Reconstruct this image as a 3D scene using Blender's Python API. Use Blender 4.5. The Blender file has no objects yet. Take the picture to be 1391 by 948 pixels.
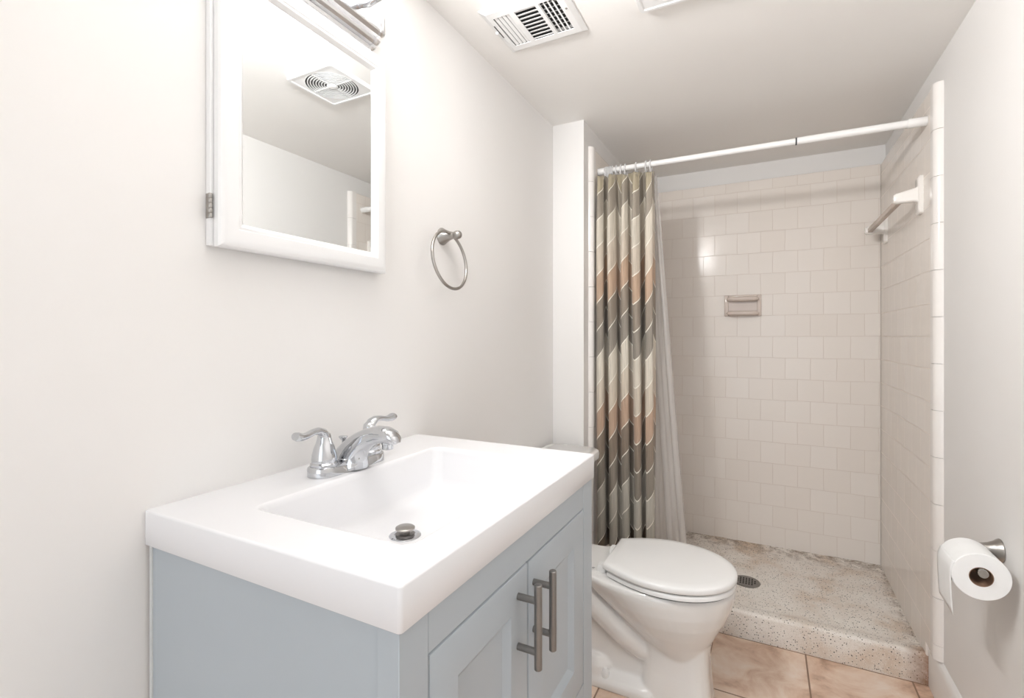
import bpy, bmesh, math, random
from mathutils import Vector, Matrix
from math import sin, cos, pi, radians, sqrt

random.seed(7)
S = bpy.context.scene
COL = S.collection
H = 1.1761                       # camera height over the floor

# ------------------------------------------------------------------ camera
cam_data = bpy.data.cameras.new('camera')
cam = bpy.data.objects.new('camera', cam_data)
COL.objects.link(cam)
cam.location = (0, 0, H)
cam.rotation_euler = (radians(90), 0, 0.4766)
cam_data.sensor_width = 36
cam_data.lens = 665.844 / 1391 * 36
cam_data.shift_y = -16.55 / 1391
cam_data.clip_start = 0.02
S.camera = cam

# ------------------------------------------------------------------ world and exposure
W = bpy.data.worlds.new('world'); S.world = W
W.use_nodes = True
bg = W.node_tree.nodes['Background']
bg.inputs[0].default_value = (0.88, 0.94, 1.0, 1)
WORLD = 2.3
bg.inputs[1].default_value = WORLD
LAMP = 4.0                      # strength of the vanity shades
CEILING_LAMP = 0.6              # watts of the flush ceiling lamp behind the camera
vs = S.view_settings
vs.view_transform = 'Standard'
try: vs.look = 'None'
except Exception: pass
vs.gamma = 1; vs.use_curve_mapping = False
vs.exposure = 0.0
# daylight enters through the doorway behind the camera: a portal only guides sampling
pl = bpy.data.lights.new('doorway_portal', 'AREA'); pl.shape = 'RECTANGLE'
pl.size = 1.16; pl.size_y = 2.03
pl.cycles.is_portal = True
po = bpy.data.objects.new('doorway_portal', pl); COL.objects.link(po)
po.location = (-0.15, -1.5, 1.015); po.rotation_euler = (radians(90), 0, 0)   # faces +y

# flush ceiling lamp of the room, further back than the camera
cl = bpy.data.lights.new('ceiling_lamp_light', 'AREA'); cl.shape = 'DISK'; cl.size = .08; cl.energy = CEILING_LAMP; cl.color = (1, .985, .975)
co = bpy.data.objects.new('ceiling_lamp_light', cl); COL.objects.link(co); co.location = (.2, -.05, 2.05)

# added fill light beside the camera, turned up so that the ceiling spreads it
BOUNCE_FILL = 1.6
fl = bpy.data.lights.new('bounce_fill', 'AREA'); fl.shape = 'DISK'; fl.size = .30; fl.spread = radians(110); fl.energy = BOUNCE_FILL; fl.color = (.96, .98, 1.0)
fo = bpy.data.objects.new('bounce_fill', fl); COL.objects.link(fo); fo.location = (.22, .0, 1.52)
fo.rotation_euler = Vector((-.15, .75, .9)).to_track_quat('-Z', 'Y').to_euler()

# ------------------------------------------------------------------ room numbers
XL, XR = -0.8085, 0.5034
ZC = H + 0.9039
YB, YP, YC, XP = 2.853, 1.9502, 2.114, -0.6709
YN = -1.5
def Z(z): return z + H

# ------------------------------------------------------------------ materials
def srgb(r, g, b):
    f = lambda c: (c/255/12.92) if c/255 <= 0.04045 else ((c/255+0.055)/1.055)**2.4
    return (f(r), f(g), f(b), 1)
def mat(name, col, rough=0.5, metal=0.0, **kw):
    m = bpy.data.materials.new(name); m.use_nodes = True
    b = m.node_tree.nodes['Principled BSDF']
    b.inputs['Base Color'].default_value = col
    b.inputs['Roughness'].default_value = rough
    b.inputs['Metallic'].default_value = metal
    for k, v in kw.items(): b.inputs[k].default_value = v
    return m
def nodes(m): return m.node_tree.nodes, m.node_tree.links, m.node_tree.nodes['Principled BSDF']
def noise_bump(m, scale=60, strength=0.08, dist=0.002, detail=3):
    N, L, b = nodes(m)
    t = N.new('ShaderNodeTexCoord'); n = N.new('ShaderNodeTexNoise'); n.inputs['Scale'].default_value = scale
    n.inputs['Detail'].default_value = detail
    bp = N.new('ShaderNodeBump'); bp.inputs['Strength'].default_value = strength; bp.inputs['Distance'].default_value = dist
    L.new(t.outputs['Object'], n.inputs['Vector']); L.new(n.outputs['Fac'], bp.inputs['Height'])
    L.new(bp.outputs[0], b.inputs['Normal']); return m
def mottle(m, c2, scale=4, amount=0.5, detail=3):
    """procedural colour variation between the base colour and c2"""
    N, L, b = nodes(m)
    t = N.new('ShaderNodeTexCoord'); n = N.new('ShaderNodeTexNoise'); n.inputs['Scale'].default_value = scale
    n.inputs['Detail'].default_value = detail
    r = N.new('ShaderNodeMapRange'); r.inputs['From Min'].default_value = .35; r.inputs['From Max'].default_value = .7
    r.inputs['To Max'].default_value = amount
    mx = N.new('ShaderNodeMix'); mx.data_type = 'RGBA'
    mx.inputs[6].default_value = b.inputs['Base Color'].default_value; mx.inputs[7].default_value = c2
    L.new(t.outputs['Object'], n.inputs['Vector']); L.new(n.outputs['Fac'], r.inputs['Value'])
    L.new(r.outputs[0], mx.inputs[0]); L.new(mx.outputs[2], b.inputs['Base Color']); return m

M_wall = noise_bump(mottle(mat('wall_paint', srgb(237, 235, 233), 0.55), srgb(234, 232, 229), 3, .5), 90, .05)
M_ceil = noise_bump(mottle(mat('ceiling_paint', srgb(248, 246, 243), 0.7), srgb(246, 243, 240), 3, .5), 80, .05)
M_trim = mottle(mat('trim_paint', srgb(242, 240, 238), 0.3), srgb(238, 236, 232), 6, .5)
M_white = mottle(mat('white_lacquer', srgb(243, 243, 243), 0.3), srgb(240, 240, 239), 5, .5)
M_solid = mottle(mat('white_composite', srgb(236, 236, 238), 0.22), srgb(234, 234, 236), 5, .5)
M_porc = mottle(mat('porcelain', srgb(243, 242, 240), 0.08), srgb(240, 239, 236), 5, .5)
M_porc.node_tree.nodes['Principled BSDF'].inputs['Coat Weight'].default_value = .3
M_seat = mottle(mat('seat_plastic', srgb(245, 245, 244), 0.16), srgb(242, 242, 240), 5, .5)
M_cab = mottle(mat('cabinet_grey', srgb(179, 187, 193), 0.42), srgb(176, 184, 190), 6, .6)
M_cabedge = mottle(mat('cabinet_edge', srgb(212, 214, 214), 0.4), srgb(206, 208, 208), 6, .6)
M_chrome = mottle(mat('chrome', (0.60, 0.61, 0.63, 1), 0.05, 1), (0.54, 0.56, 0.58, 1), 8, .5)
M_barchrome = mottle(mat('lit_chrome', (0.90, 0.90, 0.91, 1), 0.16, 1), (0.86, 0.86, 0.88, 1), 8, .5)  # chrome made paler, the glare on the light bar put into its colour
M_nickel = mottle(mat('brushed_nickel', (0.42, 0.40, 0.375, 1), 0.28, 1), (0.36, 0.34, 0.32, 1), 40, .6)
M_steel = mottle(mat('dark_steel', (0.30, 0.285, 0.27, 1), 0.33, 1), (0.24, 0.23, 0.22, 1), 40, .6)
M_mirror = mat('mirror_silver', (0.86, 0.88, 0.88, 1), 0.005, 1)
M_dark = mottle(mat('recess_shade', (0.012, 0.012, 0.013, 1), 0.7), (0.03, 0.03, 0.03, 1), 30, .5)  # near-black painted as the shade inside the duct and slots
M_fan = mottle(mat('fan_housing', (0.16, 0.16, 0.16, 1), 0.6), (0.11, 0.11, 0.11, 1), 30, .5)
M_damper_shade = mottle(mat('damper_and_shade_grey', (0.45, 0.45, 0.45, 1), 0.5), (0.36, 0.36, 0.36, 1), 30, .5)  # grey of the damper blades, also painted as shade between louvres
M_paper = noise_bump(mottle(mat('tissue_paper', srgb(246, 246, 245), 0.9), srgb(240, 240, 239), 30, .5), 300, .3, .001)
M_card = mottle(mat('cardboard', srgb(150, 120, 98), 0.8), srgb(130, 100, 80), 30, .5)
M_gap = mat('gap_shade_and_seam', (0.06, 0.065, 0.07, 1), 0.6)  # near-black painted as shade in door and seat gaps; also the rod seam
M_rod = mottle(mat('white_enamel', srgb(243, 242, 240), 0.22), srgb(238, 237, 235), 8, .5)
M_towelbar = mottle(mat('aged_acrylic', srgb(205, 190, 178), 0.25), srgb(190, 172, 158), 12, .6)
M_ink = mat('grey_print', srgb(110, 108, 108), 0.5)

def clear_mat(name, col, trans, rough=.1, fold=False):
    m = bpy.data.materials.new(name); m.use_nodes = True
    N, L = m.node_tree.nodes, m.node_tree.links
    b = N['Principled BSDF']; out = N['Material Output']
    b.inputs['Base Color'].default_value = col; b.inputs['Roughness'].default_value = rough
    t = N.new('ShaderNodeBsdfTransparent'); tl = N.new('ShaderNodeBsdfTranslucent'); tl.inputs[0].default_value = col
    m1 = N.new('ShaderNodeMixShader'); m1.inputs[0].default_value = .45
    L.new(b.outputs[0], m1.inputs[1]); L.new(tl.outputs[0], m1.inputs[2])
    m2 = N.new('ShaderNodeMixShader'); m2.inputs[0].default_value = trans
    L.new(m1.outputs[0], m2.inputs[1]); L.new(t.outputs[0], m2.inputs[2]); L.new(m2.outputs[0], out.inputs[0])
    if fold:   # thin film milkier where seen edge-on, streaked along the folds
        tc = N.new('ShaderNodeTexCoord'); mp = N.new('ShaderNodeMapping'); mp.inputs['Scale'].default_value = (40, 40, 2)
        n = N.new('ShaderNodeTexNoise'); n.inputs['Scale'].default_value = 1
        r = N.new('ShaderNodeMapRange'); r.inputs['To Min'].default_value = trans+.2; r.inputs['To Max'].default_value = trans-.2
        L.new(tc.outputs['Object'], mp.inputs[0]); L.new(mp.outputs[0], n.inputs['Vector'])
        L.new(n.outputs['Fac'], r.inputs['Value']); L.new(r.outputs[0], m2.inputs[0])
    return m
M_liner = clear_mat('clear_vinyl', (0.86, 0.84, 0.82, 1), .52, .15, True)
M_ring = clear_mat('clear_plastic', (0.95, 0.95, 0.95, 1), .12, .08)

M_glow = bpy.data.materials.new('frosted_glass_lit'); M_glow.use_nodes = True
_b = M_glow.node_tree.nodes['Principled BSDF']; _b.inputs['Base Color'].default_value = (.95, .95, .95, 1)
_b.inputs['Emission Color'].default_value = (1.0, 0.99, 0.98, 1); _b.inputs['Emission Strength'].default_value = LAMP

# glazed wall tile: real joint layout from brick texture; axis = which world axis runs along the wall
def tile_mat(name, axis, phase, c1=srgb(243, 236, 229), c2=srgb(240, 232, 224), mortar=srgb(226, 215, 205)):
    m = mat(name, c1, 0.16)
    N, L, b = nodes(m); b.inputs['Specular IOR Level'].default_value = .35
    tc = N.new('ShaderNodeTexCoord'); sp = N.new('ShaderNodeSeparateXYZ'); cb = N.new('ShaderNodeCombineXYZ')
    L.new(tc.outputs['Object'], sp.inputs[0])
    a = N.new('ShaderNodeMath'); a.operation = 'ADD'; a.inputs[1].default_value = phase + 2.2
    z = N.new('ShaderNodeMath'); z.operation = 'ADD'; z.inputs[1].default_value = -1.2861 + 2.16
    L.new(sp.outputs[axis], a.inputs[0]); L.new(sp.outputs[2], z.inputs[0])
    L.new(a.outputs[0], cb.inputs[0]); L.new(z.outputs[0], cb.inputs[1])
    # hand-set wobble of the joints
    wn = N.new('ShaderNodeTexNoise'); wn.inputs['Scale'].default_value = 9; wn.inputs['Detail'].default_value = 1
    L.new(cb.outputs[0], wn.inputs['Vector'])
    wm = N.new('ShaderNodeVectorMath'); wm.operation = 'MULTIPLY_ADD'
    wm.inputs[1].default_value = (.006, .006, 0)
    L.new(wn.outputs['Color'], wm.inputs[0]); L.new(cb.outputs[0], wm.inputs[2])
    wo = N.new('ShaderNodeVectorMath'); wo.operation = 'SUBTRACT'; wo.inputs[1].default_value = (.003, .003, 0)
    L.new(wm.outputs[0], wo.inputs[0])
    bt = N.new('ShaderNodeTexBrick'); bt.offset = .5; bt.squash = 1
    bt.inputs['Scale'].default_value = 1; bt.inputs['Brick Width'].default_value = .11
    bt.inputs['Row Height'].default_value = .108; bt.inputs['Mortar Size'].default_value = .0011
    bt.inputs['Mortar Smooth'].default_value = .3
    bt.inputs['Color1'].default_value = c1; bt.inputs['Color2'].default_value = c2; bt.inputs['Mortar'].default_value = mortar
    L.new(wo.outputs[0], bt.inputs['Vector'])
    L.new(bt.outputs['Color'], b.inputs['Base Color'])
    # per tile tilt + sunk joints
    ns = N.new('ShaderNodeTexNoise'); ns.inputs['Scale'].default_value = 7; ns.inputs['Detail'].default_value = 2
    L.new(cb.outputs[0], ns.inputs['Vector'])
    inv = N.new('ShaderNodeMath'); inv.operation = 'MULTIPLY_ADD'; inv.inputs[1].default_value = -1.0
    L.new(bt.outputs['Fac'], inv.inputs[0]); 
    sc = N.new('ShaderNodeMath'); sc.operation = 'MULTIPLY'; sc.inputs[1].default_value = 1.1
    L.new(ns.outputs['Fac'], sc.inputs[0]); L.new(sc.outputs[0], inv.inputs[2])
    bp = N.new('ShaderNodeBump'); bp.inputs['Strength'].default_value = .55; bp.inputs['Distance'].default_value = .0015
    L.new(inv.outputs[0], bp.inputs['Height']); L.new(bp.outputs[0], b.inputs['Normal'])
    rg = N.new('ShaderNodeMapRange'); rg.inputs['To Min'].default_value = .17; rg.inputs['To Max'].default_value = .6
    L.new(bt.outputs['Fac'], rg.inputs['Value']); L.new(rg.outputs[0], b.inputs['Roughness'])
    return m
M_tile_b = tile_mat('wall_tile_across', 0, -.09)
M_tile_s = tile_mat('wall_tile_along', 1, .02)
M_bull = noise_bump(mottle(mat('bullnose_tile', srgb(243, 239, 235), 0.14), srgb(239, 233, 228), 8, .6), 12, .1, .004)

# stone look floor tile
def floor_mat():
    m = mat('floor_tile', srgb(205, 165, 135), 0.35)
    N, L, b = nodes(m)
    tc = N.new('ShaderNodeTexCoord'); mp = N.new('ShaderNodeMapping')
    mp.inputs['Location'].default_value = (-.133 + .314*8, -1.766 + .345*12, 0)
    L.new(tc.outputs['Object'], mp.inputs[0])
    bt = N.new('ShaderNodeTexBrick'); bt.offset = 0; bt.squash = 1
    bt.inputs['Scale'].default_value = 1; bt.inputs['Brick Width'].default_value = .314
    bt.inputs['Row Height'].default_value = .345; bt.inputs['Mortar Size'].default_value = .0028
    bt.inputs['Color1'].default_value = (1, 1, 1, 1); bt.inputs['Color2'].default_value = (0.9, 0.9, 0.9, 1); bt.inputs['Mortar'].default_value = (1, 1, 1, 1)
    L.new(mp.outputs[0], bt.inputs['Vector'])
    n1 = N.new('ShaderNodeTexNoise'); n1.inputs['Scale'].default_value = 7; n1.inputs['Detail'].default_value = 6; n1.inputs['Roughness'].default_value = .62
    n1.inputs['Distortion'].default_value = .6
    L.new(tc.outputs['Object'], n1.inputs['Vector'])
    cr = N.new('ShaderNodeValToRGB'); e = cr.color_ramp.elements
    e[0].position = .30; e[0].color = srgb(182, 146, 122); e[1].position = .72; e[1].color = srgb(250, 234, 220)
    x = e.new(.43); x.color = srgb(226, 194, 170); x = e.new(.55); x.color = srgb(242, 218, 198)
    L.new(n1.outputs['Fac'], cr.inputs[0])
    mu = N.new('ShaderNodeMix'); mu.data_type = 'RGBA'; mu.blend_type = 'MULTIPLY'; mu.inputs[0].default_value = 1
    L.new(cr.outputs[0], mu.inputs[6]); L.new(bt.outputs['Color'], mu.inputs[7])
    mg = N.new('ShaderNodeMix'); mg.data_type = 'RGBA'; mg.inputs[7].default_value = srgb(146, 116, 94)
    L.new(bt.outputs['Fac'], mg.inputs[0]); L.new(mu.outputs[2], mg.inputs[6]); L.new(mg.outputs[2], b.inputs['Base Color'])
    bp = N.new('ShaderNodeBump'); bp.invert = True; bp.inputs['Strength'].default_value = .5; bp.inputs['Distance'].default_value = .002
    L.new(bt.outputs['Fac'], bp.inputs['Height']); L.new(bp.outputs[0], b.inputs['Normal'])
    return m
M_floor = floor_mat()

def terrazzo():
    m = mat('terrazzo', srgb(206, 192, 178), 0.5)
    N, L, b = nodes(m)
    tc = N.new('ShaderNodeTexCoord')
    n1 = N.new('ShaderNodeTexNoise'); n1.inputs['Scale'].default_value = 5; n1.inputs['Detail'].default_value = 6
    L.new(tc.outputs['Object'], n1.inputs['Vector'])
    cr = N.new('ShaderNodeValToRGB'); e = cr.color_ramp.elements
    e[0].position = .34; e[0].color = srgb(214, 192, 170); e[1].position = .64; e[1].color = srgb(246, 241, 234)
    x = e.new(.5); x.color = srgb(238, 230, 221)
    L.new(n1.outputs['Fac'], cr.inputs[0])
    col = cr.outputs[0]
    def specks(scale, thr, size, color, src, keep):
        v = N.new('ShaderNodeTexVoronoi'); v.inputs['Scale'].default_value = scale
        L.new(tc.outputs['Object'], v.inputs['Vector'])
        lt = N.new('ShaderNodeMapRange'); lt.inputs['From Min'].default_value = size; lt.inputs['From Max'].default_value = size*.75
        L.new(v.outputs['Distance'], lt.inputs['Value'])
        sp = N.new('ShaderNodeSeparateColor'); L.new(v.outputs['Color'], sp.inputs[0])
        g = N.new('ShaderNodeMath'); g.operation = 'LESS_THAN'; g.inputs[1].default_value = keep
        L.new(sp.outputs[0], g.inputs[0])
        mu = N.new('ShaderNodeMath'); mu.operation = 'MULTIPLY'; L.new(lt.outputs[0], mu.inputs[0]); L.new(g.outputs[0], mu.inputs[1])
        m2 = N.new('ShaderNodeMath'); m2.operation = 'MULTIPLY'; m2.inputs[1].default_value = thr; L.new(mu.outputs[0], m2.inputs[0])
        mx = N.new('ShaderNodeMix'); mx.data_type = 'RGBA'; mx.inputs[7].default_value = color
        L.new(m2.outputs[0], mx.inputs[0]); L.new(src, mx.inputs[6]); return mx.outputs[2]
    col = specks(330, .6, .4, srgb(188, 172, 154), col, .5)
    col = specks(260, .7, .4, srgb(248, 243, 237), col, .45)
    col = specks(170, .95, .36, srgb(64, 52, 42), col, .24)
    col = specks(95, 1.0, .24, srgb(34, 26, 20), col, .13)
    # worn brown grime along the foot of the tiled walls
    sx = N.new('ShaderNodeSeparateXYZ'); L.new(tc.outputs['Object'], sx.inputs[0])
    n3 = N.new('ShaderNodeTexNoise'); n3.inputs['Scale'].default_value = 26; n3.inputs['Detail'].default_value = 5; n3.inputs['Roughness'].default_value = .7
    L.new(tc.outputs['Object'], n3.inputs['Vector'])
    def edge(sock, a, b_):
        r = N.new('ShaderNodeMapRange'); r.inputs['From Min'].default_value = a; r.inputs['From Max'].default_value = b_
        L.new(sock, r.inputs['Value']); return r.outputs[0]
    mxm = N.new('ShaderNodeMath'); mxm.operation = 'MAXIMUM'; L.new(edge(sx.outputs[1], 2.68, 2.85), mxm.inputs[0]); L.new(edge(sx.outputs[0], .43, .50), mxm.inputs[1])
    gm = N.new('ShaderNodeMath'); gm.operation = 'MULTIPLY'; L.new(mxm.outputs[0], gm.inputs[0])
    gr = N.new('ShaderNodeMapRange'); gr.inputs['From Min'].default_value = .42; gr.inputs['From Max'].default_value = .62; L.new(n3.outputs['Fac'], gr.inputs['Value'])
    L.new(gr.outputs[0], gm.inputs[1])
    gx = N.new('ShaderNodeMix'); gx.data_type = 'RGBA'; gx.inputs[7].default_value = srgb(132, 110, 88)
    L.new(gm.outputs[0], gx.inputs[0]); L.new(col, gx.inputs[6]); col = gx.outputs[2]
    # rust coloured wear at the wall end of the curb
    a = N.new('ShaderNodeMapRange'); a.inputs['From Min'].default_value = .42; a.inputs['From Max'].default_value = .51
    L.new(sx.outputs[0], a.inputs['Value'])
    y = N.new('ShaderNodeMapRange'); y.inputs['From Min'].default_value = 2.17; y.inputs['From Max'].default_value = 2.12
    L.new(sx.outputs[1], y.inputs['Value'])
    ma = N.new('ShaderNodeMath'); ma.operation = 'MULTIPLY'; L.new(a.outputs[0], ma.inputs[0]); L.new(y.outputs[0], ma.inputs[1])
    mb = N.new('ShaderNodeMath'); mb.operation = 'MULTIPLY'; L.new(ma.outputs[0], mb.inputs[0]); L.new(n1.outputs['Fac'], mb.inputs[1])
    mx = N.new('ShaderNodeMix'); mx.data_type = 'RGBA'; mx.inputs[7].default_value = srgb(150, 100, 66)
    mc_ = N.new('ShaderNodeMath'); mc_.operation = 'MULTIPLY'; mc_.inputs[1].default_value = 1.7; mc_.use_clamp = True; L.new(mb.outputs[0], mc_.inputs[0])
    L.new(mc_.outputs[0], mx.inputs[0]); L.new(col, mx.inputs[6])
    L.new(mx.outputs[2], b.inputs['Base Color'])
    bp = N.new('ShaderNodeBump'); bp.inputs['Strength'].default_value = .3; bp.inputs['Distance'].default_value = .003
    n2 = N.new('ShaderNodeTexNoise'); n2.inputs['Scale'].default_value = 60; n2.inputs['Detail'].default_value = 5
    L.new(tc.outputs['Object'], n2.inputs['Vector']); L.new(n2.outputs['Fac'], bp.inputs['Height']); L.new(bp.outputs[0], b.inputs['Normal'])
    return m
M_terr = terrazzo()

# printed curtain: rows of leaf scallops in khaki, taupe, cream, tan and brown, pale outlines
def curtain_mat():
    m = mat('printed_curtain', srgb(200, 190, 175), 0.6)
    N, L, b = nodes(m)
    uv = N.new('ShaderNodeUVMap'); uv.uv_map = 'UVMap'
    sp = N.new('ShaderNodeSeparateXYZ'); L.new(uv.outputs[0], sp.inputs[0])
    def M(op, a, b_=None, c=None):
        n = N.new('ShaderNodeMath'); n.operation = op
        for i, v in enumerate((a, b_, c)):
            if v is None: continue
            if isinstance(v, (int, float)): n.inputs[i].default_value = v
            else: L.new(v, n.inputs[i])
        return n.outputs[0]
    u, v = sp.outputs[0], sp.outputs[1]            # u metres along the cloth, v metres down from the top
    w = M('PINGPONG', M('ADD', M('DIVIDE', u, .235), -.25+8), 0.5)     # 0..0.5 triangular
    arch = M('MULTIPLY', M('POWER', M('MULTIPLY', w, 2.0), 1.25), .115)     # leaf arch: high in the middle
    vv = M('ADD', M('SUBTRACT', v, -.02), arch)
    band = M('DIVIDE', vv, .1165)
    cr = N.new('ShaderNodeValToRGB'); cr.color_ramp.interpolation = 'CONSTANT'
    cols = [(178,166,142), (160,150,136), (218,209,193), (210,197,180), (192,164,140), (150,138,124), (148,140,129),
            (219,211,196), (211,199,182), (188,160,138), (140,125,110), (140,131,119), (190,184,172), (176,170,158), (112,98,84), (112, 98, 84)]
    e = cr.color_ramp.elements
    e[0].position = 0; e[0].color = srgb(*cols[0]); e[1].position = 1/16; e[1].color = srgb(*cols[1])
    for i in range(2, 16):
        x = e.new(i/16); x.color = srgb(*cols[i])
    L.new(M('DIVIDE', band, 16.0), cr.inputs[0])
    fr = M('FRACT', band)
    line = M('LESS_THAN', fr, .05)
    # vertical slub of the weave
    cb = N.new('ShaderNodeCombineXYZ'); L.new(M('MULTIPLY', u, 420.0), cb.inputs[0]); L.new(M('MULTIPLY', v, 9.0), cb.inputs[1])
    n = N.new('ShaderNodeTexNoise'); n.inputs['Scale'].default_value = 1; n.inputs['Detail'].default_value = 2
    L.new(cb.outputs[0], n.inputs['Vector'])
    r = N.new('ShaderNodeMapRange'); r.inputs['From Min'].default_value = .3; r.inputs['From Max'].default_value = .7
    r.inputs['To Min'].default_value = .72; r.inputs['To Max'].default_value = 1.08
    L.new(n.outputs['Fac'], r.inputs['Value'])
    mu = N.new('ShaderNodeMix'); mu.data_type = 'RGBA'; mu.blend_type = 'MULTIPLY'; mu.inputs[0].default_value = 1
    L.new(cr.outputs[0], mu.inputs[6]); L.new(r.outputs[0], mu.inputs[7])
    mx = N.new('ShaderNodeMix'); mx.data_type = 'RGBA'; mx.inputs[7].default_value = srgb(232, 227, 214)
    L.new(line, mx.inputs[0]); L.new(mu.outputs[2], mx.inputs[6]); L.new(mx.outputs[2], b.inputs['Base Color'])
    b.inputs['Sheen Weight'].default_value = .2
    return m
M_curtain = curtain_mat()

# ------------------------------------------------------------------ mesh helpers
def add_box(bm, x0, x1, y0, y1, z0, z1, mtx=None):
    vs_ = [bm.verts.new(p) for p in ((x0,y0,z0),(x1,y0,z0),(x1,y1,z0),(x0,y1,z0),(x0,y0,z1),(x1,y0,z1),(x1,y1,z1),(x0,y1,z1))]
    if mtx:
        for v in vs_: v.co = mtx @ v.co
    for f in ((0,3,2,1),(4,5,6,7),(0,1,5,4),(1,2,6,5),(2,3,7,6),(3,0,4,7)): bm.faces.new([vs_[i] for i in f])
    return bm
def box(x0, x1, y0, y1, z0, z1): return add_box(bmesh.new(), x0, x1, y0, y1, z0, z1)
def loft(bm, rings, cap=True, close=True):
    R = [[bm.verts.new(p) for p in r] for r in rings]
    n = len(R[0])
    for a, b in zip(R, R[1:]):
        for i in range(n if close else n-1):
            j = (i+1) % n
            bm.faces.new((a[i], a[j], b[j], b[i]))
    if cap:
        bm.faces.new(list(reversed(R[0]))); bm.faces.new(R[-1])
    return bm
def lathe(bm, prof, origin, axis='Z', n=32, cap=True):
    """prof: list of (radius, height) turned about an axis through origin"""
    o = Vector(origin); rings = []
    for r, h in prof:
        r = max(r, 1e-5)
        ring = []
        for i in range(n):
            a = 2*pi*i/n
            if axis == 'Z': p = Vector((r*cos(a), r*sin(a), h))
            elif axis == 'X': p = Vector((h, r*cos(a), r*sin(a)))
            elif axis == '-X': p = Vector((-h, r*cos(a), r*sin(a)))
            else: p = Vector((r*sin(a), h, r*cos(a)))
            ring.append(o + p)
        rings.append(ring)
    return loft(bm, rings, cap)
def tube(bm, pts, rad, n=12, cap=True, closed=False):
    P = [Vector(p) for p in pts]; rr = rad if isinstance(rad, (list, tuple)) else [rad]*len(P)
    rings = []; up = Vector((0, 0, 1)); prev = None
    for i, p in enumerate(P):
        if closed: t = P[(i+1) % len(P)] - P[i-1]
        else: t = P[min(i+1, len(P)-1)] - P[max(i-1, 0)]
        t.normalize()
        if prev is None:
            u = t.cross(up)
            if u.length < .01: u = t.cross(Vector((1, 0, 0)))
        else: u = prev - t*prev.dot(t)
        u.normalize(); prev = u; w = t.cross(u)
        r = rr[i]; r = r if isinstance(r, tuple) else (r, r)
        rings.append([p + u*cos(2*pi*k/n)*r[0] + w*sin(2*pi*k/n)*r[1] for k in range(n)])
    if closed:
        rings.append(rings[0]); loft(bm, rings, False); bmesh.ops.remove_doubles(bm, verts=bm.verts, dist=1e-6); return bm
    return loft(bm, rings, cap)
def rrect(x0, x1, y0, y1, r, z, k=6):
    pts = []
    for cx, cy, a0 in ((x1-r, y1-r, 0), (x0+r, y1-r, 90), (x0+r, y0+r, 180), (x1-r, y0+r, 270)):
        for i in range(k):
            a = radians(a0 + 90*i/(k-1)); pts.append((cx+r*cos(a), cy+r*sin(a), z))
    return pts
def obj(name, bm, m, parent=None, smooth=True, bevel=0, seg=2, angle=38):
    bmesh.ops.recalc_face_normals(bm, faces=bm.faces)
    me = bpy.data.meshes.new(name); bm.to_mesh(me); bm.free()
    me.materials.append(m)
    o = bpy.data.objects.new(name, me); COL.objects.link(o)
    if parent is not None:
        o.parent = parent; o.matrix_parent_inverse = Matrix.Translation(-parent.matrix_world_loc) if hasattr(parent, 'matrix_world_loc') else Matrix.Translation(-_loc(parent))
    if bevel:
        b = o.modifiers.new('bevel', 'BEVEL'); b.width = bevel; b.segments = seg; b.limit_method = 'ANGLE'; b.angle_limit = radians(30)
        b.harden_normals = False
    if smooth:
        for p in me.polygons: p.use_smooth = True
        es = o.modifiers.new('edge', 'EDGE_SPLIT'); es.split_angle = radians(angle); es.use_edge_sharp = False
    return o
def _loc(o):
    v = Vector(o.location)
    while o.parent is not None:
        o = o.parent
        if o.type == 'EMPTY': v = Vector(o.location)
    return v if o.type == 'EMPTY' else Vector((0, 0, 0))
def thing(name, label, cat, loc=(0, 0, 0), group=None):
    o = bpy.data.objects.new(name, None); COL.objects.link(o); o.location = loc; o.empty_display_size = .05
    o['label'] = label; o['category'] = cat
    if group: o['group'] = group
    return o
def part(name, bm, m, parent, label=None, **kw):
    """a child mesh given in world coordinates, under an Empty at its place"""
    root = parent
    o = obj(name, bm, m, None, **kw)
    o.parent = parent
    base = Vector(parent.location) if parent.type == 'EMPTY' else Vector((0, 0, 0))
    o.matrix_parent_inverse = Matrix.Identity(4)
    if parent.type == 'EMPTY': o.location = -base
    if label: o['label'] = label
    return o
def struct(name, bm, m, **kw):
    o = obj(name, bm, m, None, **kw); o['kind'] = 'structure'; return o

# ------------------------------------------------------------------ the room
T = .1
struct('floor', box(XL-T, XR+T, YN-.8, YB+T, -.1, 0), M_floor, smooth=False)
struct('ceiling', box(XL-T, XR+T, YN-T, YB+T, ZC, ZC+.1), M_ceil, smooth=False)
struct('wall_left', box(XL-T, XL, YN-T, YB+T, 0, ZC), M_wall, smooth=False)
struct('wall_right', box(XR, XR+T, YN-T, YB+T, 0, ZC), M_wall, smooth=False)
struct('wall_back', box(XL, XR, YB, YB+T, 0, ZC), M_wall, smooth=False)
struct('wall_partition', box(XL, XP, YP, YB, 0, ZC), M_wall, smooth=False, )
bm = bmesh.new()
DX0, DX1, DZ = -.73, .43, 2.03
add_box(bm, XL, DX0, YN-T, YN, 0, ZC); add_box(bm, DX1, XR, YN-T, YN, 0, ZC); add_box(bm, DX0, DX1, YN-T, YN, DZ, ZC)
struct('wall_front', bm, M_wall, smooth=False)

# baseboard on the right wall, ends at the curb
prof = [(XR, 0), (XR-.014, 0), (XR-.014, .115), (XR-.011, .128), (XR-.006, .136), (XR, .14)]
bm = bmesh.new(); loft(bm, [[(x, y, z) for x, z in prof] for y in (YN, YC-.002)])
struct('baseboard_right', bm, M_trim, angle=25)
bm = bmesh.new(); loft(bm, [[(2*XL/2+(XR-x), y, z) for x, z in prof] for y in (YN, .388)])
struct('baseboard_left', bm, M_trim, angle=25)

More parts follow.
